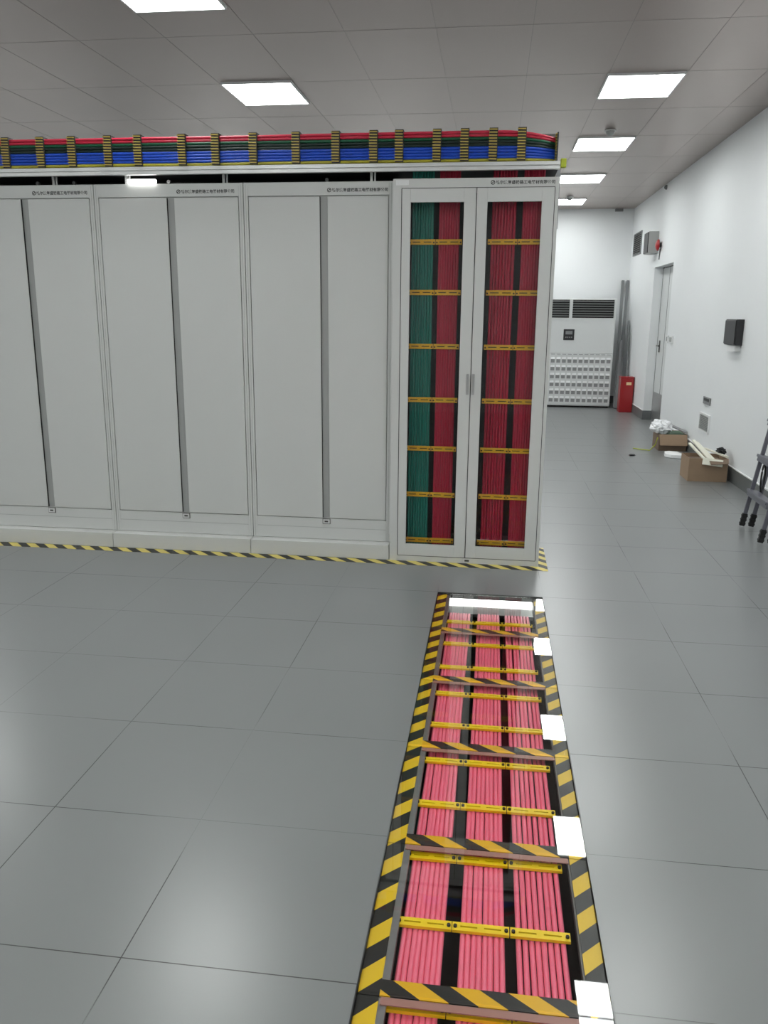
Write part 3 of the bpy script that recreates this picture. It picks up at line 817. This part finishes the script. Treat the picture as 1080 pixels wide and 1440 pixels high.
c = carton('cardboard_box', 2.085, 2.415, 10.40, 10.80, h1, 'open brown carton by the wall with a white plastic bag on it, farther box',
       [M['carton2'], M['carton']],
       [((2.085, 10.399, h1), (2.415, 10.399, h1), (2.42, 10.345, 0.075), (2.092, 10.34, 0.075))])
t = MB().box(2.185, 2.205, 10.3, 10.31, 0, 0.001)
q = MB().box(2.09, 2.41, 10.41, 10.79, 0.12, 0.20).build('packing_filler', M['pale_green'], origin=(2.25, 10.6, 0.12)); tag(q, 'dark green packing stuff inside the farther carton', 'packing')
def blob(name, c, r, mat, label, cat, seed, amp=0.35, freq=9):
    c = Vector(c); vs = []; fs = []; nu, nv = 28, 16
    for j in range(nv + 1):
        th = math.pi * j / nv
        for i in range(nu):
            ph = 2 * math.pi * i / nu
            d = Vector((math.sin(th) * math.cos(ph), math.sin(th) * math.sin(ph), math.cos(th)))
            k = 1 + amp * noise.noise(d * freq / 3 + Vector((seed, 0, 0))) + amp * 0.5 * noise.noise(d * freq + Vector((0, seed, 0)))
            vs.append(c + Vector((d.x * r[0], d.y * r[1], max(d.z, -0.75) * r[2])) * k)
    for j in range(nv):
        for i in range(nu):
            fs.append((j * nu + i, j * nu + (i + 1) % nu, (j + 1) * nu + (i + 1) % nu, (j + 1) * nu + i))
    o = MB().add(vs, fs[::1], 0, False).build(name, mat, origin=tuple(c)); tag(o, label, cat); return o
blob('plastic_bag', (2.13, 10.55, 0.275), (0.125, 0.14, 0.085), M['bag'], 'crumpled white plastic bag lying on top of the farther carton', 'plastic bag', 3.3)
q = MB().bar((2.16, 10.62, 0.335), (2.42, 10.50, 0.225), 0.10, 0.012); o = q.build('dark_board', M['acgrey'], origin=(2.3, 10.55, 0.22)); tag(o, 'dark flat strip poking out of the farther carton beside the bag', 'board')
q = MB().tube([(2.06, 10.37, 0.17), (2.03, 10.34, 0.08), (1.97, 10.33, 0.012), (1.88, 10.42, 0.008), (1.80, 10.5, 0.008)], 0.006, 8)
tag(q.build('yellow_cord', M['lime'], origin=(1.95, 10.4, 0)), 'thin yellow green cord trailing on floor left of the farther carton', 'cord')

h2 = 0.235
carton('cardboard_box', 2.005, 2.385, 8.45, 8.80, h2, 'open brown carton full of white plastic strips, the nearer box by wall',
       [M['carton'], M['carton2']],
       [((2.19, 8.449, h2), (2.385, 8.449, h2), (2.37, 8.38, 0.20), (2.20, 8.36, 0.19))])
sticks = [((2.06, 8.74, 0.345), (2.17, 8.47, 0.215), 0.030, 'cream plastic strip leaning over the carton edge, leftmost'),
          ((2.10, 8.76, 0.375), (2.215, 8.47, 0.22), 0.035, 'cream plastic strip in the carton, second from left, tallest'),
          ((2.135, 8.76, 0.355), (2.245, 8.48, 0.225), 0.028, 'cream plastic strip in the carton, third from left'),
          ((2.21, 8.72, 0.30), (2.385, 8.50, 0.250), 0.030, 'cream plastic strip in the carton, rightmost and lying flattest')]
for a, b_, wd, lb in sticks:
    o = MB().bar(a, b_, wd, 0.014).build('plastic_strip', M['cream'], origin=a); tag(o, lb, 'plastic strip', 'plastic strips in the nearer carton')
q = MB().bar((2.13, 8.430, 0.215), (2.32, 8.405, 0.195), 0.012, 0.07, up=(0, 0.4, 1)); o = q.build('instruction_sheet', M['cream'], origin=(2.2, 8.42, 0.2)); tag(o, 'creased pale sheet hanging over the front of the nearer carton', 'sheet')
blob('cable_scrap', (2.35, 8.62, 0.285), (0.045, 0.05, 0.04), M['black'], 'tangled black scrap at the right corner of the nearer carton', 'scrap', 8.8, 0.5, 16)
q = MB().box(2.03, 2.36, 8.48, 8.77, 0.10, 0.20).build('loose_packing', M['carton2'], origin=(2.2, 8.6, 0.1)); tag(q, 'brown packing filling the nearer carton below the strips', 'packing')
q = MB(); pts = [(2.07, 9.93), (2.12, 9.84), (2.24, 9.82), (2.28, 9.90), (2.25, 10.08), (2.15, 10.14), (2.09, 10.08)]
q.add([(x, y, 0.001) for x, y in pts] + [(x * 0.97 + 2.18 * 0.03, y * 0.97 + 9.97 * 0.03, 0.045) for x, y in pts],
      [tuple(range(7))[::-1], tuple(range(7, 14))] + [(i, (i + 1) % 7, 7 + (i + 1) % 7, 7 + i) for i in range(7)])
tag(q.build('foam_block', M['paper'], origin=(2.17, 9.95, 0), bevel=0.008), 'flat white foam piece on the floor between the two cartons', 'foam piece')
blob('dark_scrap', (1.70, 9.95, 0.009), (0.035, 0.03, 0.011), M['black'], 'tiny dark scrap lying alone on the floor of the aisle', 'scrap', 1.1)

# ------------------------------------------------------------------ folded step ladder at the right edge
def ladder():
    t = thing('step_ladder', (2.05, 6.33, 0), 'folded aluminium step ladder with black feet leaning at the right edge', 'ladder')
    L = 1.85
    lean = Vector((0.168, 0.012, 1.0)).normalized()
    for (x, y, nm) in ((2.012, 6.59, 'front_rail'), (2.000, 6.085, 'front_rail'), (2.077, 6.575, 'rear_rail'), (2.065, 6.065, 'rear_rail')):
        a = Vector((x, y, 0.012)); b = a + lean * L
        rl = MB().bar(a + lean * 0.02, b, 0.018, 0.030, up=(1, 0, 0)).build(nm, M['alu'], t, bevel=0.003)
        ft = MB(); ft.bar(a - lean * 0.0, a + lean * 0.10, 0.024, 0.036, up=(1, 0, 0))
        for q in range(3): ft.bar(a + lean * (0.012 + q * 0.032), a + lean * (0.026 + q * 0.032), 0.029, 0.042, up=(1, 0, 0))
        ft.build('foot', M['rubber'], rl)
    for k in range(6):
        a = Vector((2.012, 6.59, 0)) + lean * (0.30 + 0.28 * k); b = Vector((2.000, 6.085, 0)) + lean * (0.30 + 0.28 * k)
        s = MB(); s.bar(a, b, 0.085, 0.022, up=(0.2, 0, 1)); s.bar(a + Vector((-0.03, 0, -0.018)), b + Vector((-0.03, 0, -0.018)), 0.012, 0.035, up=(0.2, 0, 1))
        s.build('tread', M['alu'], t, bevel=0.003)
    for k in (0.5, 1.2):
        a = Vector((2.077, 6.575, 0)) + lean * k; b = Vector((2.065, 6.065, 0)) + lean * k
        MB().bar(a, b, 0.02, 0.02).build('brace', M['alu'], t)
    tp = Vector((2.04, 6.33, 0)) + lean * (L - 0.02)
    MB().box(tp.x - 0.06, tp.x + 0.06, 6.05, 6.65, tp.z, tp.z + 0.03).build('top_cap', M['black'], t, bevel=0.006)
    pts = []
    for i in range(25):
        q = 2 * math.pi * i / 24
        pts.append((2.075 + 0.03 * math.sin(q), 6.42 + 0.055 * math.sin(q), 0.43 + 0.105 * math.cos(q)))
    o = MB().tube(pts, 0.007, 8, caps=False).build('cable_loop', M['rubber'], origin=(2.08, 6.42, 0.43)); tag(o, 'black cable loop hanging from the step ladder rail', 'cable loop')
ladder()

for o in S.objects:
    if '_o' in o: del o['_o']
